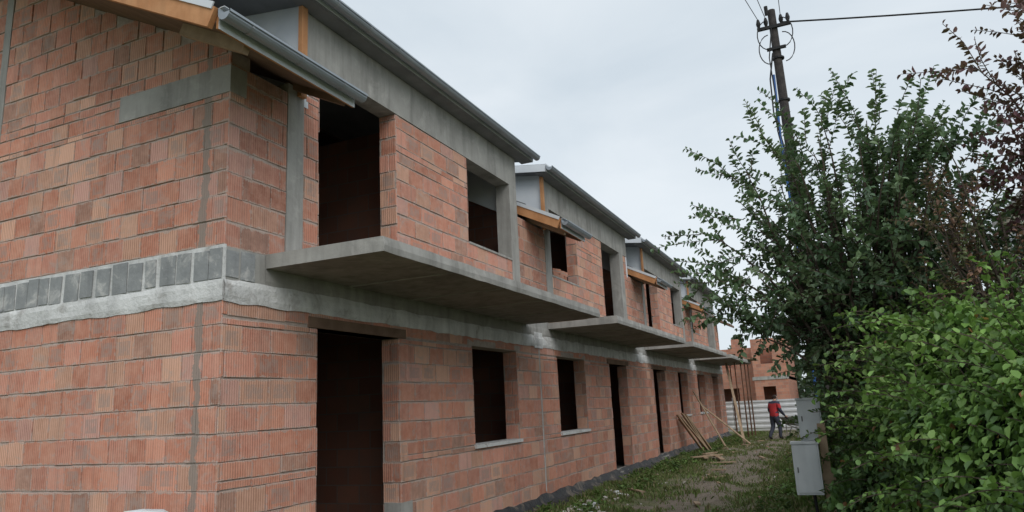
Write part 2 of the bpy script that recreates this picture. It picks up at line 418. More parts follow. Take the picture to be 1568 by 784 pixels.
def ribs(y0,y1,x0,x1,zf,t):
    y=y0+.05
    while y<y1-.03:
        a=(x0,y,zf(x0)+t+.012); b=(x1,y,zf(x1)+t+.012); rf.beam(a,b,.05,.035,'roof'); y+=.22
def gutter(xe,ze,y0,y1,r=.06):
    n=8; prof=[(xe+.015+r-r*math.cos(math.pi*i/n),ze-r*1.0*math.sin(math.pi*i/n)) for i in range(n+1)]
    prof=[(xe+.012,ze+.05)]+prof+[(xe+.015+2*r,ze+.012),(xe+.025+2*r,ze+.014),(xe+.025+2*r,ze-.006)]
    inn=[(x-.004*(1 if x>xe+r else -1),z+.005) for x,z in prof]
    for P in(prof,inn):
        for (xa,za),(xb,zb) in zip(P[:-1],P[1:]): gt.face([(xa,y0,za),(xb,y0,zb),(xb,y1,zb),(xa,y1,za)],'gutter')
    for y in(y0,y1): gt.face([(x,y,z) for x,z in prof[1:-3]],'gutter')
    y=y0+.25
    while y<y1:
        gt.box(xe+.01,xe+2*r+.02,y,y+.025,ze-.0,ze+.008,'steel')
        pr=[(xe+.015+r-(r+.005)*math.cos(math.pi*i/n),ze-(r+.005)*math.sin(math.pi*i/n)) for i in range(n+1)]
        for (xa,za),(xb,zb) in zip(pr[:-1],pr[1:]): gt.face([(xa,y,za),(xb,y,zb),(xb,y+.022,zb),(xa,y+.022,za)],'steel')
        y+=.6
XC=-2.55
mz=lambda x: roofz(x)
slab(Y0-.8,Y1+.6,XC,-4.5,mz,.16,'roof'); slab(Y0-.8,Y1+.6,-4.5,XB-.8,mz,.16,'roof')
ribs(Y0-.8,Y1+.6,XC,-4.5,mz,.16)
for k,B in enumerate(Bs):
    la=B-(.8 if k==0 else .32); ck=dorm[k][0]; lb=B+.96
    slab(la,lb,EX,.0,mz,.10,'roof'); slab(la,ck,0,XC,mz,.16,'roof'); ribs(la,lb,EX,0,mz,.10); ribs(la,ck,0,XC,mz,.16)
    wd.beam((EX,la-.03,mz(EX)+.03),(XC,la-.03,mz(XC)+.03),.05,.17,'wood')
    wd.beam((EX-.02,la+.35,mz(EX-.02)-.05),(-.1,la+.35,mz(-.1)-.05),.07,.12,'wood_old')
    wd.beam((EX-.02,lb-.10,mz(EX-.02)-.03),(-.1,lb-.10,mz(-.1)-.03),.05,.08,'wood_dark')
    wd.box(EX,EX+.022,la,lb,EAVE-.05,EAVE+.11,'wood')
    gt.box(EX+.024,EX+.03,la,lb,EAVE-.055,EAVE+.125,'flash'); gt.box(EX+.03,EX+.08,la,lb,EAVE+.125,EAVE+.131,'flash')
    gutter(EX+.03,EAVE+.05,la-.03,lb+.03)
    gt.beam((EX+.02,la-.062,mz(EX+.02)+.13),(XC,la-.062,mz(XC)+.13),.012,.06,'flash')
    da,db=B+.30,B+6.92; DE=.20
    dz=lambda x: 5.97+.13*(DE-x)
    slab(da,db,DE,XC-.1,dz,.12,'roof',mu='soffit'); ribs(da,db,DE+.02,XC-.1,dz,.12)
    wd.box(DE,DE+.022,da,db,5.95,6.1,'soffit')
    gutter(DE+.027,6.03,da-.02,db+.02)
    gt.box(DE+.024,DE+.03,da,db,5.96,6.12,'flash')
    gt.beam((DE+.02,da-.01,dz(DE+.02)+.06),(XC,da-.01,dz(XC)+.06),.02,.14,'flash')
    wd.box(.0085,DE,da+.02,db-.02,5.945,5.962,'soffit')
    for yc,sg in((dorm[k][0],-1),(dorm[k][1],1)):
        pts=[(.0,mz(0)-.2),(.0,dz(0)),(XC,dz(XC)),(XC,mz(XC)-.1)]
        A=[(x,yc-.01,z) for x,z in pts];Q=[(x,yc+.09,z) for x,z in pts]
        if sg>0: A=[(x,yc+.01,z) for x,z in pts];Q=[(x,yc-.09,z) for x,z in pts]
        rf.face(A,'eps'); rf.face(Q[::-1],'eps')
        for i in range(4): j=(i+1)%4; rf.face([A[i],A[j],Q[j],Q[i]],'eps')
        if sg<0: wd.box(.009,.06,yc-.09,yc,4.9,5.94,'wood')
slab(Bs[-1]+6.6,Y1+.6,EX,0,mz,.1,'roof'); slab(Bs[-1]+6.6,Y1+.6,0,XC,mz,.16,'roof')
rf.obj('roof',house); wd.obj('roof_timber',house); gt.obj('gutters_and_flashing',house)
fm=MB(); random.seed(5)
y=Y0-.05; last=None
while y<Y1+.05:
    x=.04+random.random()*.05; z=.10+random.random()*.05; x2=x+.08+random.random()*.09
    cur=[(.005,y,z+.03),(x*.6,y,z),(x,y,.06),(x2,y,.01),(x2+.08,y,-.05)]
    if last:
        for i in range(4): fm.face([last[i],last[i+1],cur[i+1],cur[i]],'foil')
    last=cur; y+=.22
fm.obj('foundation_membrane',house,smooth=True)
bs=MB(); random.seed(4)
for i in range(7):
    y=Bs[1]+1.25+random.random()*.7; z=4.085+(.1 if i>3 else 0)
    T=Matrix.Translation((-.12,y,z))@Matrix.Rotation(random.uniform(-.5,.5),4,'Z'); bs.box(-.06,.06,-.12,.12,0,.095,'bplain',T)
bs.obj('brick_stack',house)

# ------------------------------------------------------------ ground
xs=np.concatenate([[-900,-300,-100,-40],np.linspace(-12,12,97),[40,100,300,900]]); ys=np.concatenate([[-900,-300,-60,-20],np.linspace(-6,42,180),[70,150,400,1200]])
def gz(x,y):
    if abs(x)>14 or y<-8 or y>45: return -.06
    h=.06*mn.noise(Vector((x*.9,y*.9,0)))+.035*mn.noise(Vector((x*3,y*2.2,4)))
    if x<0: h=min(h,-.03)
    h-=.05*math.exp(-((x-1.75)/.3)**2)+.05*math.exp(-((x-3.0)/.3)**2)
    return h-.02
me=bpy.data.meshes.new('ground'); V=[(x,y,gz(x,y)) for y in ys for x in xs]; nx=len(xs)
me.from_pydata(V,[],[(j*nx+i,j*nx+i+1,(j+1)*nx+i+1,(j+1)*nx+i) for j in range(len(ys)-1) for i in range(nx-1)])
me.materials.append(M['ground']); me.polygons.foreach_set('use_smooth',[True]*len(me.polygons))
go=bpy.data.objects.new('ground',me); COL.objects.link(go)

# ------------------------------------------------------------ leaves
def unit(a): return a/np.maximum(np.linalg.norm(a,axis=1,keepdims=True),1e-6)
def leaf_mesh(name,P,D,Nn,S,C,mat='leaf',aspect=.5,fold=.12,origin=(0,0,0),parent=None):
    P=np.asarray(P,float);D=unit(np.asarray(D,float));Nn=np.asarray(Nn,float)
    R=unit(np.cross(D,Nn)); U=np.cross(R,D); S=np.asarray(S,float)[:,None]; n=len(P)
    tpl=[(0,0,0),(.28,.42,1),(.68,.36,1),(1,0,-.6),(.68,-.36,1),(.28,-.42,1)]
    V=np.stack([P+S*(D*a+R*(b*2*aspect)+U*(c*fold)) for a,b,c in tpl],1)
    V=V.reshape(-1,3)-np.array(origin)
    base=np.arange(n)*6
    F=np.stack([np.stack([base,base+1,base+2,base+3],1),np.stack([base,base+3,base+4,base+5],1)],1).reshape(-1,4)
    me=bpy.data.meshes.new(name); me.vertices.add(len(V)); me.vertices.foreach_set('co',V.ravel())
    me.loops.add(F.size); me.loops.foreach_set('vertex_index',F.ravel().astype(np.int32))
    me.polygons.add(len(F)); me.polygons.foreach_set('loop_start',(np.arange(len(F))*4).astype(np.int32))
    try: me.polygons.foreach_set('loop_total',np.full(len(F),4,np.int32))
    except Exception: pass
    me.update(calc_edges=True)
    c=np.concatenate([np.asarray(C,float),np.ones((n,1))],1); c=np.repeat(c,8,axis=0).astype(np.float32)
    a=me.color_attributes.new('Col','FLOAT_COLOR','CORNER'); a.data.foreach_set('color',c.ravel())
    me.materials.append(M[mat]); ob=bpy.data.objects.new(name,me); COL.objects.link(ob); ob.location=origin
    if parent: ob.parent=parent; ob.matrix_parent_inverse=Matrix.Translation(-parent.location)
    return ob

def make_tree(name,base,targets,blob,nshoot,pal,lsize,seed,shoot_len=(.35,.85),stems=3,r0=.07,extra=(),droop=0.,density=.045,aspect=.34):
    R=np.random.default_rng(seed); e=empty(name,base); tm=MB(); base=Vector(base)
    st=[]
    for i in range(stems):
        a=2*math.pi*i/stems+R.random(); h=1.3+R.random()*.7
        pts=[base+Vector((math.cos(a)*.12*t*3,math.sin(a)*.12*t*3,h*t))+Vector(R.normal(0,.02,3)) for t in (0,.25,.5,.75,1)]
        tm.tube(pts,[r0*(1-.12*i) for i in range(5)],'bark',8); st.append(pts)
    P=[];D=[];NN=[];S=[];C=[]
    paths=[]
    for t in targets:
        t=Vector(t); s=min(st,key=lambda q:(q[-1]-t).length)
        a=s[int(R.integers(2,5))]; mid=a.lerp(t,.5)+Vector((0,0,.25))+Vector(R.normal(0,.12,3))
        pts=[]
        for k in range(8):
            u=k/7; q=a*(1-u)**2+mid*2*u*(1-u)+t*u*u+Vector(R.normal(0,.02,3)); pts.append(q)
        tm.tube(pts,[r0*.42*(1-.85*k/7) for k in range(8)],'bark',5,False); paths.append(pts)
    cen=Vector(blob)
    def shoot(p,d,L):
        d=d.normalized(); n=int(L/density); q=Vector(p); pts=[q.copy()]
        shade=R.random(); cb=pal[int(R.integers(len(pal)))]
        for i in range(n):
            q=q+d*density; d=(d+Vector((R.normal(0,.06),R.normal(0,.06),R.normal(0,.05)-.012-droop))).normalized()
            if i%4==3: pts.append(q.copy())
            for kk in range(2):
                side=Vector(R.normal(0,1,3)); side=(side-d*side.dot(d)).normalized()
                ld=(d*.45+side*.9+Vector((0,0,-.12))).normalized()
                P.append(q);D.append(ld);NN.append((Vector((0,0,1))+Vector(R.normal(0,.5,3))));S.append(lsize*R.uniform(.6,1.15)*(1 if i<n-2 else .7))
                f=(.75+.5*shade)*R.uniform(.75,1.25); C.append((cb[0]*f,cb[1]*f,cb[2]*f))
        pts.append(q)
        tm.tube(pts,[.006*(1-.6*k/len(pts)) for k in range(len(pts))],'bark',3,False)
    for i in range(nshoot):
        pth=paths[int(R.integers(len(paths)))]; k=2+int(R.integers(0,6)); k=min(k,7)
        p=pth[k].lerp(pth[k-1],R.random()); out=(p-cen).normalized()
        d=out*.8+Vector((0,0,.5))+Vector(R.normal(0,.5,3)); shoot(p,d,R.uniform(*shoot_len))
    for p,d,L in extra: shoot(Vector(p),Vector(d),L)
    tm.obj('branches',e)
    leaf_mesh('foliage',P,D,NN,S,C,parent=e,aspect=aspect)
    return e
R=np.random.default_rng(11)
T=[]
cen=np.array((5.3,9.4,3.45))
while len(T)<100:
    d=R.normal(0,1,3); d/=np.linalg.norm(d); r=R.uniform(.5,1)
    p=cen+d*np.array((1.6,1.2,1.5))*r
    if p[2]<1.7: continue
    T.append(tuple(p))
T+=[(3.65,9.0,3.55),(3.75,9.1,3.1),(3.9,9,2.75),(3.8,9,2.6),(4.1,8.9,4.3),(6.3,9.2,3.7),(6.4,9.5,3.2),(5.9,9.2,4.6),(5.0,9.2,4.9),(5.5,9.3,4.8),(4.5,9.3,4.6),(4.5,9.1,2.2),(4.3,9,2.4),(3.9,9,2.4)]
ext=[]
for p,d in [((5.0,9.1,4.7),(.1,0,1)),((5.2,9.2,4.7),(-.15,0,1)),((5.6,9.2,4.6),(.2,0,1)),((5.8,9.2,4.5),(.25,0,1)),((6.1,9.3,4.3),(.4,0,1)),((6.4,9.3,4.0),(.3,0,1)),((4.4,9.1,4.4),(-.5,0,.9)),
            ((4.1,9,4.1),(-.7,0,.7)),((3.8,9,3.6),(-1,0,.3)),((3.7,9,3.4),(-1,0,.15)),((3.8,9,3.1),(-.9,0,-.2)),((3.9,9,2.8),(-.7,0,-.35)),((4.1,9,2.9),(-.4,0,-.6)),((6.3,9.2,3.7),(.8,0,.5)),((4.7,9.2,4.6),(-.3,0,1))]:
    for j in range(3):
        ext.append((tuple(np.array(p)+R.normal(0,.1,3)),tuple(np.array(d)+R.normal(0,.12,3)),R.uniform(.5,.95)))
G1=[(.15,.235,.12),(.12,.20,.105),(.18,.26,.135),(.10,.165,.09)]
make_tree('fruit_tree',(5.35,9.6,0),T,(5.2,9.4,2.9),1100,G1,.094,21,extra=ext,r0=.08)
T2=[tuple(np.array((6.15,8.1,2.95))+R.normal(0,1,3)*np.array((.34,.4,.35))) for _ in range(36)]
make_tree('brown_leaved_shrub',(6.3,8.2,0),T2,(6.2,8.1,2.2),210,[(.22,.13,.09),(.16,.14,.075),(.14,.17,.08),(.25,.14,.095)],.055,31,shoot_len=(.25,.65),r0=.05)
T3=[tuple(np.array((7.25,8.2,4.55))+R.normal(0,1,3)*np.array((.4,.6,.5))) for _ in range(45)]
make_tree('purple_plum_tree',(7.7,8.3,0),T3,(7.7,8.2,4.0),480,[(.14,.05,.065),(.12,.05,.06),(.17,.08,.08)],.08,41,shoot_len=(.4,.8),stems=2)
T4=[tuple(np.array((7.3,10.6,3.0))+R.normal(0,1,3)*np.array((.6,.5,.6))) for _ in range(40)]
make_tree('leafy_shrub',(7.3,10.8,0),T4,(7.3,10.6,2.2),330,G1,.09,51,shoot_len=(.3,.7))

# hedge of climbing vines
hx=[2,4.0,5.2,6.5,8,9.0,10,12,16,34]; hv=[6.7,6.05,5.55,5.2,4.95,4.80,4.66,4.62,4.8,4.9]
hz_y=[2,5,6.5,8,10,14,20,34]; hz_v=[1.9,2.05,2.2,2.2,2.05,2.3,2.4,2.3]
def hsurf(y,t,ins=0):
    xl=np.interp(y,hx,hv); zt=np.interp(y,hz_y,hz_v)
    a=t*math.pi; wx=1.5
    cx=xl+wx; x=cx-(wx-ins)*np.sign(np.cos(a))*abs(np.cos(a))**.55; z=(zt-ins)*abs(np.sin(a))**.6
    b=.46*mn.noise(Vector((x*.9,y*.9,z*.9)))+.24*mn.noise(Vector((x*2.6,y*2.6,z*2.6)))
    nx_=-math.cos(a); nz_=math.sin(a)*.8
    return x+nx_*b*1.0,y+.1*mn.noise(Vector((y*2,z*2,9))),max(z+nz_*b,0),nx_,nz_
P=[];D=[];NN=[];S=[];C=[]
pal=[(.18,.32,.07),(.22,.38,.09),(.145,.26,.07),(.25,.39,.11),(.12,.21,.065)]
def addhedge(n,y0,y1,size,pw=1.):
    for i in range(n):
        y=y0+(y1-y0)*R.random()**pw; t=R.uniform(0.0,.75); dep=R.random()**1.3*.30
        x,yy,z,nx_,nz_=hsurf(y,t); x-=nx_*(dep-.09); z-=nz_*(dep-.09)
        if z<.02: z=R.uniform(.02,.3)
        cl=mn.noise(Vector((x*1.1,y*1.1,z*1.1+5)))+.6*mn.noise(Vector((x*3.5,y*3.5,z*3.5)))
        nrm=np.array((nx_,-.35,nz_+.75))+R.normal(0,.6,3); d=np.array((nx_*.5+R.normal(0,.3),R.normal(0,.7),-.5+R.normal(0,.5)))
        P.append((x,yy,z));D.append(d);NN.append(nrm);S.append(size*R.uniform(.45,1.25))
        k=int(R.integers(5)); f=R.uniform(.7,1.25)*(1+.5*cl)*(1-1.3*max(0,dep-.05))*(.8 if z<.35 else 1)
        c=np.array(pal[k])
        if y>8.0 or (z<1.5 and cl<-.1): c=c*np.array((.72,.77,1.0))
        if R.random()<.015: c=np.array((.30,.15,.06))
        C.append(c*f)
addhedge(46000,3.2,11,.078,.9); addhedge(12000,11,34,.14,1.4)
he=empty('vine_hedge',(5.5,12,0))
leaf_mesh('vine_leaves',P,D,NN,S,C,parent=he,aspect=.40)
hc=MB(); last=None  # shell added inside the leaves to block light, coloured dark as shade
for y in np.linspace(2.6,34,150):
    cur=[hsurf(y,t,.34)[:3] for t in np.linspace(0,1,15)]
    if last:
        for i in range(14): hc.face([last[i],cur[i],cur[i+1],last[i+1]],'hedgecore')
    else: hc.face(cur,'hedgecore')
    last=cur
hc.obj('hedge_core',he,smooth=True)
tw=MB();P=[];D=[];NN=[];S=[];C=[]
for i in range(480):
    y=R.uniform(4.2,12); t=R.uniform(.05,.6); x,yy,z,nx_,nz_=hsurf(y,t); q=Vector((x,yy,z-.05)); d=Vector((R.normal(0,.4)+nx_*.6,R.normal(0,.4),.35+nz_)).normalized(); pts=[q.copy()]
    k=int(R.integers(5)); L=R.uniform(.25,.75)
    for j in range(int(L/.05)):
        q=q+d*.05; d=(d+Vector((R.normal(0,.08)-.03,R.normal(0,.08),-.09))).normalized(); pts.append(q.copy())
        for kk in range(2):
            s=R.normal(0,1,3); P.append(q);D.append(np.array(d)*.4+s);NN.append((R.normal(0,.4),R.normal(0,.4),1));S.append(.075*R.uniform(.5,1.1)); C.append(np.array(pal[k])*R.uniform(.75,1.25)*(1 if y<8 else .75))
    tw.tube(pts,.004,'bark',3,False)
tw.obj('vine_stems',he); leaf_mesh('vine_shoots',P,D,NN,S,C,parent=he,aspect=.38)

# grass and weeds
P=[];D=[];NN=[];S=[];C=[]
cnt=0
while cnt<78000:
    y=3.5+R.random()**1.25*32; x=R.uniform(.15,5.0)
    dd=abs(x-2.3)*.72-mn.noise(Vector((x*1.1,y*1.1,3)))*1.1-mn.noise(Vector((x*4,y*4,7)))*.6
    if R.random()> min(1,max(.0,(dd-.12)*1.2))+.05: continue
    cnt+=1; h=R.uniform(.03,.10)*(1.0+1.6*max(0,x-3.7))*(1+.9*mn.noise(Vector((x*2,y*2,8))))
    P.append((x,y,gz(x,y)-.01)); D.append((R.normal(0,.5),R.normal(0,.5),1)); NN.append(R.normal(0,1,3)); S.append(max(h,.02))
    f=R.uniform(.7,1.3); c=(.16,.225,.065) if R.random()<.72 else (.28,.25,.13); C.append(np.array(c)*f)
leaf_mesh('grass',P,D,NN,S,C,mat='grass',aspect=.09)
P=[];D=[];NN=[];S=[];C=[]
for i in range(420):
    y=3.5+R.random()*30; x=R.choice([R.uniform(.3,1.2),R.uniform(3.6,4.8),R.uniform(3.4,4.8)]); z=gz(x,y); k=int(R.integers(5))
    for j in range(16):
        a=R.random()*6.28; P.append((x+R.normal(0,.05),y+R.normal(0,.05),z+R.random()*.12)); D.append((math.cos(a),math.sin(a),R.uniform(.1,.8))); NN.append((0,0,1)); S.append(R.uniform(.05,.11)); C.append(np.array(pal[k])*R.uniform(.45,.75))
leaf_mesh('broadleaf_weeds',P,D,NN,S,C,mat='grass',aspect=.28)

rb=MB(); random.seed(9)
def stone(x,y,z,s,mat):
    T=Matrix.Translation((x,y,z))@Matrix.Rotation(random.random()*6,4,'Z')@Matrix.Rotation(random.uniform(-.5,.5),4,'X')
    k=[random.uniform(.6,1) for _ in range(8)]
    P=[T@Vector((sx*s*k[i],sy*s*.75*k[i],sz*s*.5*k[7-i])) for i,(sx,sy,sz) in enumerate([(-1,-1,-1),(1,-1,-1),(1,1,-1),(-1,1,-1),(-1,-1,1),(1,-1,1),(1,1,1),(-1,1,1)])]
    for q in [(0,3,2,1),(4,5,6,7),(0,1,5,4),(1,2,6,5),(2,3,7,6),(3,0,4,7)]: rb.face([P[a] for a in q],mat)
for i in range(460):
    y=random.uniform(6,32); x=random.choice([random.uniform(.3,1.4),random.uniform(1,4.2)]); stone(x,y,gz(x,y)+.005,random.uniform(.01,.04),random.choice(['rubble','rubble','bplain','wood_old']))
for i in range(60): 
    y=random.gauss(11.2,.7); x=random.gauss(.85,.2); stone(x,y,gz(x,y)+.02,random.uniform(.02,.07),random.choice(['rubble','rubble','paint_w']))
rb.obj('rubble')

# ------------------------------------------------------------ utility pole
up=empty('utility_pole',(4.46,16,0)); m=MB()
m.tube([(4.47,16,-.3),(4.46,16,5),(4.44,16,10.1)],[.135,.115,.085],'pole',14)
m.box(4.1,4.80,15.87,15.93,9.62,9.69,'cable'); m.box(4.25,4.65,15.87,15.93,9.1,9.16,'cable')
for x in(4.14,4.3,4.62,4.76):
    m.tube([(x,15.9,9.68),(x,15.9,9.76),(x,15.9,9.8),(x,15.9,9.9)],[.02,.045,.05,.025],'cable',8)
m.tube([(4.34,15.88,9.95),(4.34,15.84,10.15)],.04,'cable',8)
for s in(-1,1):
    for q in range(2):
        c=Vector((4.46+s*.1,15.85,9.45-q*.35)); pts=[c+Vector((s*(.05+.22*math.sin(math.pi*t/10)),-.02,.35*math.cos(math.pi*t/10))) for t in range(11)]
        m.tube(pts,.012,'cable',5)
m.tube([(4.32,15.86,8.5),(4.29,15.84,7),(4.33,15.85,5),(4.30,15.84,3.2),(4.34,15.86,.5)],.028,'blue',7)
m.tube([(4.36,15.84,9.0),(4.24,15.82,8.4),(4.22,15.82,7.6),(4.34,15.84,6.8),(4.35,15.84,2)],.018,'cable',6)
m.tube([(4.4,15.86,9.6),(4.28,15.82,8.9),(4.3,15.82,8),(4.25,15.82,7.2),(4.36,15.84,6.2)],.014,'cable',6)
for z in(8.9,7.9,7.3,6.1,4.8,3.4): m.tube([(4.46,16,z),(4.46,16,z+.04)],.125,'cable',12)
m.obj('pole_shaft',up)
w=MB()
def wire(a,b,sag,r=.013):
    a=Vector(a);b=Vector(b); pts=[a.lerp(b,t/20)-Vector((0,0,sag*4*(t/20)*(1-t/20))) for t in range(21)]; w.tube(pts,r,'cable',5)
wire((4.6,15.9,9.72),(26,21.5,9.3),.35,.02); wire((4.14,15.9,9.9),(1.0,2,13.5),.2,.008); wire((4.3,15.9,9.9),(2.6,4,13.5),.2,.008); wire((4.62,15.9,9.9),(4.9,4,13),.2,.008)
w.obj('overhead_wires',up)

# ------------------------------------------------------------ meter boxes
mbx=empty('electric_meter_box',(4.4,9.45,0)); m=MB()
def cab(x0,x1,y0,y1,z0,z1):
    m.box(x0,x1,y0,y1,z0,z1,'box'); m.box(x0-.012,x1+.012,y0-.015,y1+.01,z1,z1+.025,'box')
    m.box(x0+.02,x1-.02,y0-.012,y0-.001,z0+.025,z1-.02,'box'); m.box(x0+.035,x0+.05,y0-.02,y0-.012,z0+.25,z0+.31,'box_d')
    m.box(x0-.004,x0,y0+.02,y1-.02,z0+.03,z1-.03,'box')
cab(4.17,4.46,9.30,9.48,.46,1.03); cab(4.27,4.53,9.56,9.74,1.03,1.53)
m.box(4.47,4.56,9.50,9.555,-.1,1.25,'wood_old'); m.box(4.22,4.6,9.49,9.499,.6,.68,'wood_old')
m.tube([(4.35,9.4,.47),(4.36,9.42,.2),(4.38,9.45,-.05)],.02,'cable',6)
m.obj('cabinet',mbx)

# ------------------------------------------------------------ white fence
fe=empty('white_sheet_fence',(2,36,0)); m=MB()
prof=[]
z=.05
while z<1.42:
    prof+=[(0,z),(0,z+.09),(-.045,z+.12),(-.045,z+.20)]; z+=.235
for k in range(9):
    x0=-6+k*2.0
    for (a,b),(c,d) in zip(prof[:-1],prof[1:]): m.face([(x0,36+a,b),(x0+1.97,36+a,b),(x0+1.97,36+c,d),(x0,36+c,d)],'paint_w')
    m.box(x0-.03,x0+.01,36.0,36.05,-.1,1.6,'steel')
m.obj('fence_panels',fe)

m=MB()
for x,y in((1.1,31.3),(1.15,32.2),(.5,32.6),(1.2,32.9),(1.0,30.2)):
    m.tube([(x,y,-.02),(x,y,1.6)],.03,'rust',8); m.tube([(x,y,1.6),(x,y,2.975)],.022,'rust',8); m.box(x-.07,x+.07,y-.07,y+.07,-.03,-.0,'rust'); m.box(x-.07,x+.07,y-.07,y+.07,2.965,2.975,'rust')
m.box(.3,1.6,31.9,33.7,3.148,3.18,'wood_old')
m.obj('steel_slab_props')
m=MB()
m.beam((1.65,26.9,0),(.03,27.5,1.35),.10,.03,'wood_old'); m.beam((1.45,27.0,0),(.7,30.0,2.95),.09,.04,'wood_old'); m.beam((1.0,25.6,0),(.05,25.9,1.9),.08,.03,'wood_old')
m.obj('timber_brace')
m=MB(); random.seed(12)
for i in range(7): m.beam((.75-random.random()*.2,23.4+i*.16,.0),(.04+.02*i,22.9+i*.14,1.0+random.random()*.25),.11,.03,'wood_old')
m.obj('leaning_boards')
m=MB()
for i in range(6):
    a=random.uniform(-.5,.9); x,y=1.3+random.uniform(-.4,.5),20.8+random.uniform(-.9,.9); L=random.uniform(.5,1.1)
    m.beam((x,y,.03+.035*(i%3)),(x+math.sin(a)*L,y+math.cos(a)*L,.04+.03*(i%3)),.12,.03,'wood_old')
m.obj('timber_planks')
m=MB(); random.seed(2)
for i in range(10):
    x,y=.95+random.uniform(-.2,1.6),12+i*1.8; a=random.uniform(0,3); L=random.uniform(.25,.8)
    m.beam((x,y,.02),(x+math.sin(a)*L,y+math.cos(a)*L,.02),.08,.025,'wood_old')
m.obj('scrap_wood')
m=MB()
def bag(x,y,z,s=1):
    n=10; k=6
    for i in range(n):
        for j in range(k):
            def p(i,j):
                th=2*math.pi*(i%n)/n; ph=-math.pi/2+math.pi*j/k
                c=abs(math.cos(ph))**.5; return (x+.27*s*math.copysign(abs(math.cos(th))**.6,math.cos(th))*c,y+.18*s*math.copysign(abs(math.sin(th))**.6,math.sin(th))*c,z+.07*math.sin(ph)+.01*math.sin((i%n)*2.3))
            m.face([p(i,j),p((i+1)%n,j),p((i+1)%n,j+1),p(i,j+1)],'paint_w')
for i in range(6): bag(-.28+.03*(i%2),4.15,.22+i*.136,.75)
m.obj('mortar_bags',smooth=True)
m=MB()
for i in range(5): m.box(-.75,.2,3.85+i*.14,3.94+i*.14,.11,.135,'wood_old')
for x in(-.7,-.3,.1): m.box(x,x+.09,3.85,4.5,.0,.11,'wood_old')
m.obj('wooden_pallet')

# ------------------------------------------------------------ background buildings, trees
bh=empty('brick_house',(-4,62,0)); m=MB()
def wallbox(x0,x1,y0,y1,h,wins):
    us=sorted({x0,x1}|{w[k] for w in wins for k in(0,1)}); zs=sorted({0,h}|{w[k] for w in wins for k in(2,3)})
    for p,q in zip(us[:-1],us[1:]):
        for r,s in zip(zs[:-1],zs[1:]):
            if any(w[0]<(p+q)/2<w[1] and w[2]<(r+s)/2<w[3] for w in wins): continue
            m.box(p,q,y0,y0+.3,r,s,'bplain')
    m.box(x0,x0+.3,y0+.3,y1,0,h,'bplain'); m.box(x1-.3,x1,y0+.3,y1,0,h,'bplain'); m.box(x0,x1,y1-.3,y1,0,h,'bplain'); m.box(x0,x1,y0+.32,y1,2.8,3.05,'conc'); m.box(x0+.3,x1-.3,y0+2,y0+2.3,0,h-.4,'bplain')
wallbox(-12,-1.2,60,70,5.4,[(-9,-7.6,3.9,5.0),(-4,-2.6,3.9,5.0),(-9,-7.6,1,2.3),(-4,-2.6,1,2.3)])
wallbox(-1.18,1.2,58,70,5.9,[(-.6,.3,4.0,5.1),(-.6,.3,1.0,2.3)])
m.box(-1.3,1.3,57.95,58.0,2.8,3.05,'conc'); m.box(-3.1,-2.4,62,63,5.4,6.3,'bplain')
m.obj('brick_walls',bh)
bh2=empty('beige_house',(17,27,0)); m=MB()
m.box(12.2,22,26,38,0,8.6,'beige'); m.box(12.0,22.2,25.8,38.2,8.6,8.85,'conc')
for y in(28,31.5,35):
    for z in(1,3.8,6.4): m.box(12.15,12.2,y,y+1.2,z,z+1.4,'glass'); m.box(12.1,12.22,y-.05,y+1.25,z-.08,z-.002,'paint_w')
for x in(13.2,16,19):
    for z in(1,3.8,6.4): m.box(x,x+1.2,25.95,26,z,z+1.4,'glass'); m.box(x-.05,x+1.25,25.9,26.02,z-.08,z-.002,'paint_w')
m.obj('house_body',bh2)
bh3=empty('white_house',(3.5,95,0)); m=MB()
m.box(1.5,9,90,100,0,5,'beige'); m.face([(1,89.5,5),(9.5,89.5,5),(5.2,89.5,8)],'beige'); m.face([(1,89.4,5),(5.2,89.4,8),(5.2,100.5,8),(1,100.5,5)],'roof'); m.face([(9.5,89.4,5),(9.5,100.5,5),(5.2,100.5,8),(5.2,89.4,8)],'roof')
for x in(2.3,4.8,7): m.box(x,x+1.1,89.93,90,1,2.4,'glass')
m.obj('house_body',bh3)
P=[];D=[];NN=[];S=[];C=[]
for cx,cy,h,w_ in[(2.6,75,5.5,1.6),(3.6,70,4.2,1.6),(0.2,85,8,2),(-6,90,8.5,2.5),(5,66,5,2),(7,60,6,2.5),(-14,95,9,4),(12,70,9,4),(-22,80,9,4),(20,60,9,4),(-30,60,8,4),(9,45,6,2.5),(-20,40,7,3)]:
    for i in range(1400):
        t=R.random(); rr=w_*(1-t*.8)*(R.random()**.5)*(.8+.4*math.sin(t*25+cx)); a=R.random()*6.28
        P.append((cx+math.cos(a)*rr,cy+math.sin(a)*rr,.2+h*t)); D.append(R.normal(0,1,3)); NN.append(R.normal(0,1,3)); S.append(.5); C.append(np.array((.09,.125,.08))*R.uniform(.6,1.3))
leaf_mesh('distant_trees',P,D,NN,S,C)

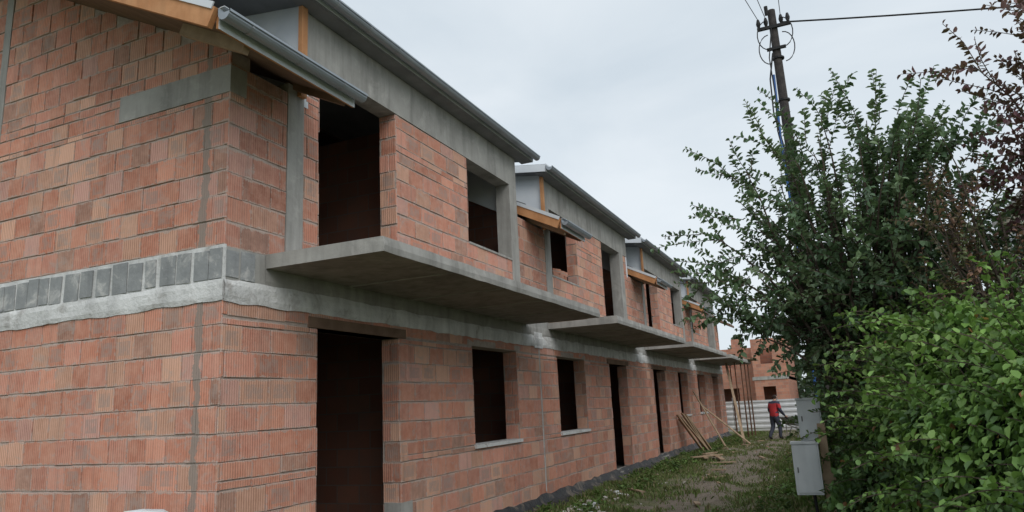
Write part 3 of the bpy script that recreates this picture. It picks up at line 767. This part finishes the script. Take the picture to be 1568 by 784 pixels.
# ------------------------------------------------------------ man with wheelbarrow
import bmesh
def skin(name,V,E,Rd,root,sub=1):
    me=bpy.data.meshes.new(name); me.from_pydata(V,E,[]); ob=bpy.data.objects.new(name,me); COL.objects.link(ob)
    sm=ob.modifiers.new('s','SKIN'); sm.use_smooth_shade=True
    for i,r in enumerate(Rd):
        d=me.skin_vertices[0].data[i]; r=r if isinstance(r,tuple) else (r,r); d.radius=r; d.use_root=(i==root)
    ss=ob.modifiers.new('u','SUBSURF'); ss.levels=sub; ss.render_levels=sub
    dg=bpy.context.evaluated_depsgraph_get(); ev=ob.evaluated_get(dg); m2=bpy.data.meshes.new_from_object(ev)
    bpy.data.objects.remove(ob); return m2
V=[];E=[];Rd=[]
def jv(p,r,par=None):
    V.append(p);Rd.append(r); i=len(V)-1
    if par is not None: E.append((par,i))
    return i
pel=jv((0,0,.93),(.17,.13)); sp=jv((0,.03,1.12),(.17,.135),pel); chs=jv((0,.07,1.32),(.19,.14),sp); nk0=jv((0,.11,1.43),(.10,.09),chs); nk=jv((0,.13,1.49),.055,nk0)
hd=jv((0,.15,1.56),(.07,.085),nk); hd2=jv((0,.155,1.63),(.078,.095),hd); hd3=jv((0,.15,1.70),(.055,.065),hd2)
nose=jv((0,.265,1.605),.013,hd2)
for s in(-1,1):
    ear=jv((s*.092,.15,1.61),.014,hd2)
    sh=jv((s*.19,.08,1.385),.085,chs); el=jv((s*.27,.06,1.11),.066,sh); fa=jv((s*.26,.2,.98),.055,el); wr=jv((s*.25,.31,.90),.034,fa); pm=jv((s*.25,.37,.87),(.036,.026),wr)
    for k,(dx,l) in enumerate([(-.03,.03),(-.01,.036),(.01,.033),(.03,.026)]):
        a=jv((s*.25+dx,.40,.865),.010,pm); b=jv((s*.25+dx,.40+l*.6,.85),.009,a); c=jv((s*.25+dx,.39+l*.3,.825),.008,b)
    t1=jv((s*.25-s*.04,.36,.85),.011,pm); t2=jv((s*.25-s*.03,.39,.825),.009,t1)
    hp=jv((s*.095,0,.86),.12,pel); kn=jv((s*.11,.14 if s>0 else .02,.50),.085,hp); an=jv((s*.115,.10 if s>0 else -.22,.11 if s>0 else .14),.062,kn); ft=jv((s*.12,.22 if s>0 else -.10,.045),.045,an)
bm_=skin('man_mesh',V,E,Rd,pel,2)
def fig(name,c): return simple(name,c,tuple(x*1.25 for x in c),14,.85,bump=.4,bscale=30)
M['jr']=fig('red_jacket',(.42,.04,.045)); M['jd']=fig('navy_jacket_panels',(.045,.05,.075)); M['tr']=fig('work_trousers',(.05,.055,.075)); M['skin']=fig('skin',(.45,.26,.19)); M['hair']=fig('dark_hair',(.04,.03,.025)); M['boot']=fig('boots',(.03,.025,.02)); M['eye']=fig('eye',(.02,.02,.02))
for k in('jr','jd','tr','skin','hair','boot','eye'): bm_.materials.append(M[k])
for p in bm_.polygons:
    x,y,z=p.center; i=0
    if z>1.475: i=4 if (z>1.64 or (y<.15 and z>1.54)) else 3
    elif abs(x)>.19 and y>.30 and z<1.0: i=3
    elif z<.12: i=5
    elif z<.90 and not(abs(x)>.19 and y>.1): i=2
    elif z>1.36 or (abs(x)>.19 and z<1.2): i=1
    elif z>1.02 and z<1.05: i=1
    p.material_index=i; p.use_smooth=True
man=empty('construction_worker',(2.3,29.7,-.06)); man.rotation_euler=(0,0,math.radians(-38))
mo=bpy.data.objects.new('body',bm_); COL.objects.link(mo); mo.parent=man
for s in(-1,1):
    bpy.ops.mesh.primitive_uv_sphere_add(segments=8,ring_count=6,radius=.012,location=(s*.032,.245,1.63)); o=bpy.context.object; o.name='eye_%s'%('l' if s<0 else 'r'); o.data.materials.append(M['eye']); o.parent=man
wb=empty('wheelbarrow',(2.3,29.7,-.06)); wb.rotation_euler=man.rotation_euler
m=MB()
for s in(-1,1):
    m.tube([(s*.25,.30,.845),(s*.25,.7,.62),(s*.22,1.0,.5),(s*.08,1.75,.22)],.018,'steel',7); m.tube([(s*.25,.30,.846),(s*.25,.44,.77)],.024,'cable',7)
    m.tube([(s*.24,.85,.55),(s*.25,.85,.03),(s*.24,1.15,.42)],.016,'steel',6)
top=[(-.33,.62,.82),(.33,.62,.82),(.30,1.60,.78),(-.30,1.60,.78)]; bot=[(-.2,.8,.55),(.2,.8,.55),(.17,1.35,.46),(-.17,1.35,.46)]
m.face(bot,'steel')
for i in range(4): j=(i+1)%4; m.face([bot[i],bot[j],top[j],top[i]],'steel')
m.tube(top+[top[0]],.014,'steel',6)
ring=[(0,1.72+.19*math.cos(a*math.pi/8),.20+.19*math.sin(a*math.pi/8)) for a in range(17)]; m.tube(ring,.035,'cable',8,False)
m.tube([(-.08,1.72,.2),(.08,1.72,.2)],.1,'steel',12)
o=m.obj('barrow_frame'); o.parent=wb

# ------------------------------------------------------------ world, sun, camera
SE=math.radians(42); az=Vector((.70,-.71,0)).normalized()
wo=bpy.data.worlds.new('World'); scene.world=wo; wo.use_nodes=True; nt=wo.node_tree; nt.nodes.clear()
out=nt.nodes.new('ShaderNodeOutputWorld'); bg=nt.nodes.new('ShaderNodeBackground'); nt.links.new(bg.outputs[0],out.inputs[0]); bg.inputs[1].default_value=.105
sky=nt.nodes.new('ShaderNodeTexSky'); sky.sky_type='NISHITA'; sky.sun_disc=False; sky.sun_elevation=SE; sky.sun_rotation=math.atan2(az.x,az.y)
tc=nt.nodes.new('ShaderNodeTexCoord'); mp=nt.nodes.new('ShaderNodeMapping'); mp.inputs['Scale'].default_value=(1,1,2.6); nt.links.new(tc.outputs['Generated'],mp.inputs[0])
nz=nt.nodes.new('ShaderNodeTexNoise'); nz.inputs['Scale'].default_value=1.8; nz.inputs['Detail'].default_value=6; nz.inputs['Distortion'].default_value=.5; nt.links.new(mp.outputs[0],nz.inputs[0])
cr=nt.nodes.new('ShaderNodeValToRGB'); cr.color_ramp.elements[0].position=.32; cr.color_ramp.elements[0].color=(.53,.60,.66,1); cr.color_ramp.elements[1].position=.68; cr.color_ramp.elements[1].color=(.69,.74,.78,1)
nt.links.new(nz.outputs['Fac'],cr.inputs[0])
ml=nt.nodes.new('ShaderNodeVectorMath'); ml.operation='SCALE'; ml.inputs['Scale'].default_value=11.8; nt.links.new(cr.outputs[0],ml.inputs[0])
mx=nt.nodes.new('ShaderNodeMix'); mx.data_type='RGBA'; mx.inputs[0].default_value=.92; nt.links.new(sky.outputs[0],mx.inputs[6]); nt.links.new(ml.outputs[0],mx.inputs[7]); nt.links.new(mx.outputs[2],bg.inputs[0])
sd=bpy.data.lights.new('sun','SUN'); sd.energy=1.5; sd.angle=math.radians(45); sd.color=(1,.97,.93); so=bpy.data.objects.new('sun',sd); COL.objects.link(so)
dv=Vector((az.x*math.cos(SE),az.y*math.cos(SE),math.sin(SE))); so.rotation_euler=dv.to_track_quat('Z','Y').to_euler(); so.location=(10,-10,20)

cd=bpy.data.cameras.new('camera'); cam=bpy.data.objects.new('camera',cd); COL.objects.link(cam); scene.camera=cam
fwd=Vector((-.395,.8969,.208)).normalized(); upv=Vector((.129,-.1696,.977)); rt=fwd.cross(upv).normalized(); upv=rt.cross(fwd)
cam.matrix_world=Matrix(((rt.x,upv.x,-fwd.x,4.8),(rt.y,upv.y,-fwd.y,0),(rt.z,upv.z,-fwd.z,1.6),(0,0,0,1)))
cd.sensor_width=36; cd.lens=36*1100/1568; cd.clip_end=3000; cd.clip_start=.05
scene.view_settings.view_transform='Standard'; scene.view_settings.look='None'; scene.view_settings.exposure=0
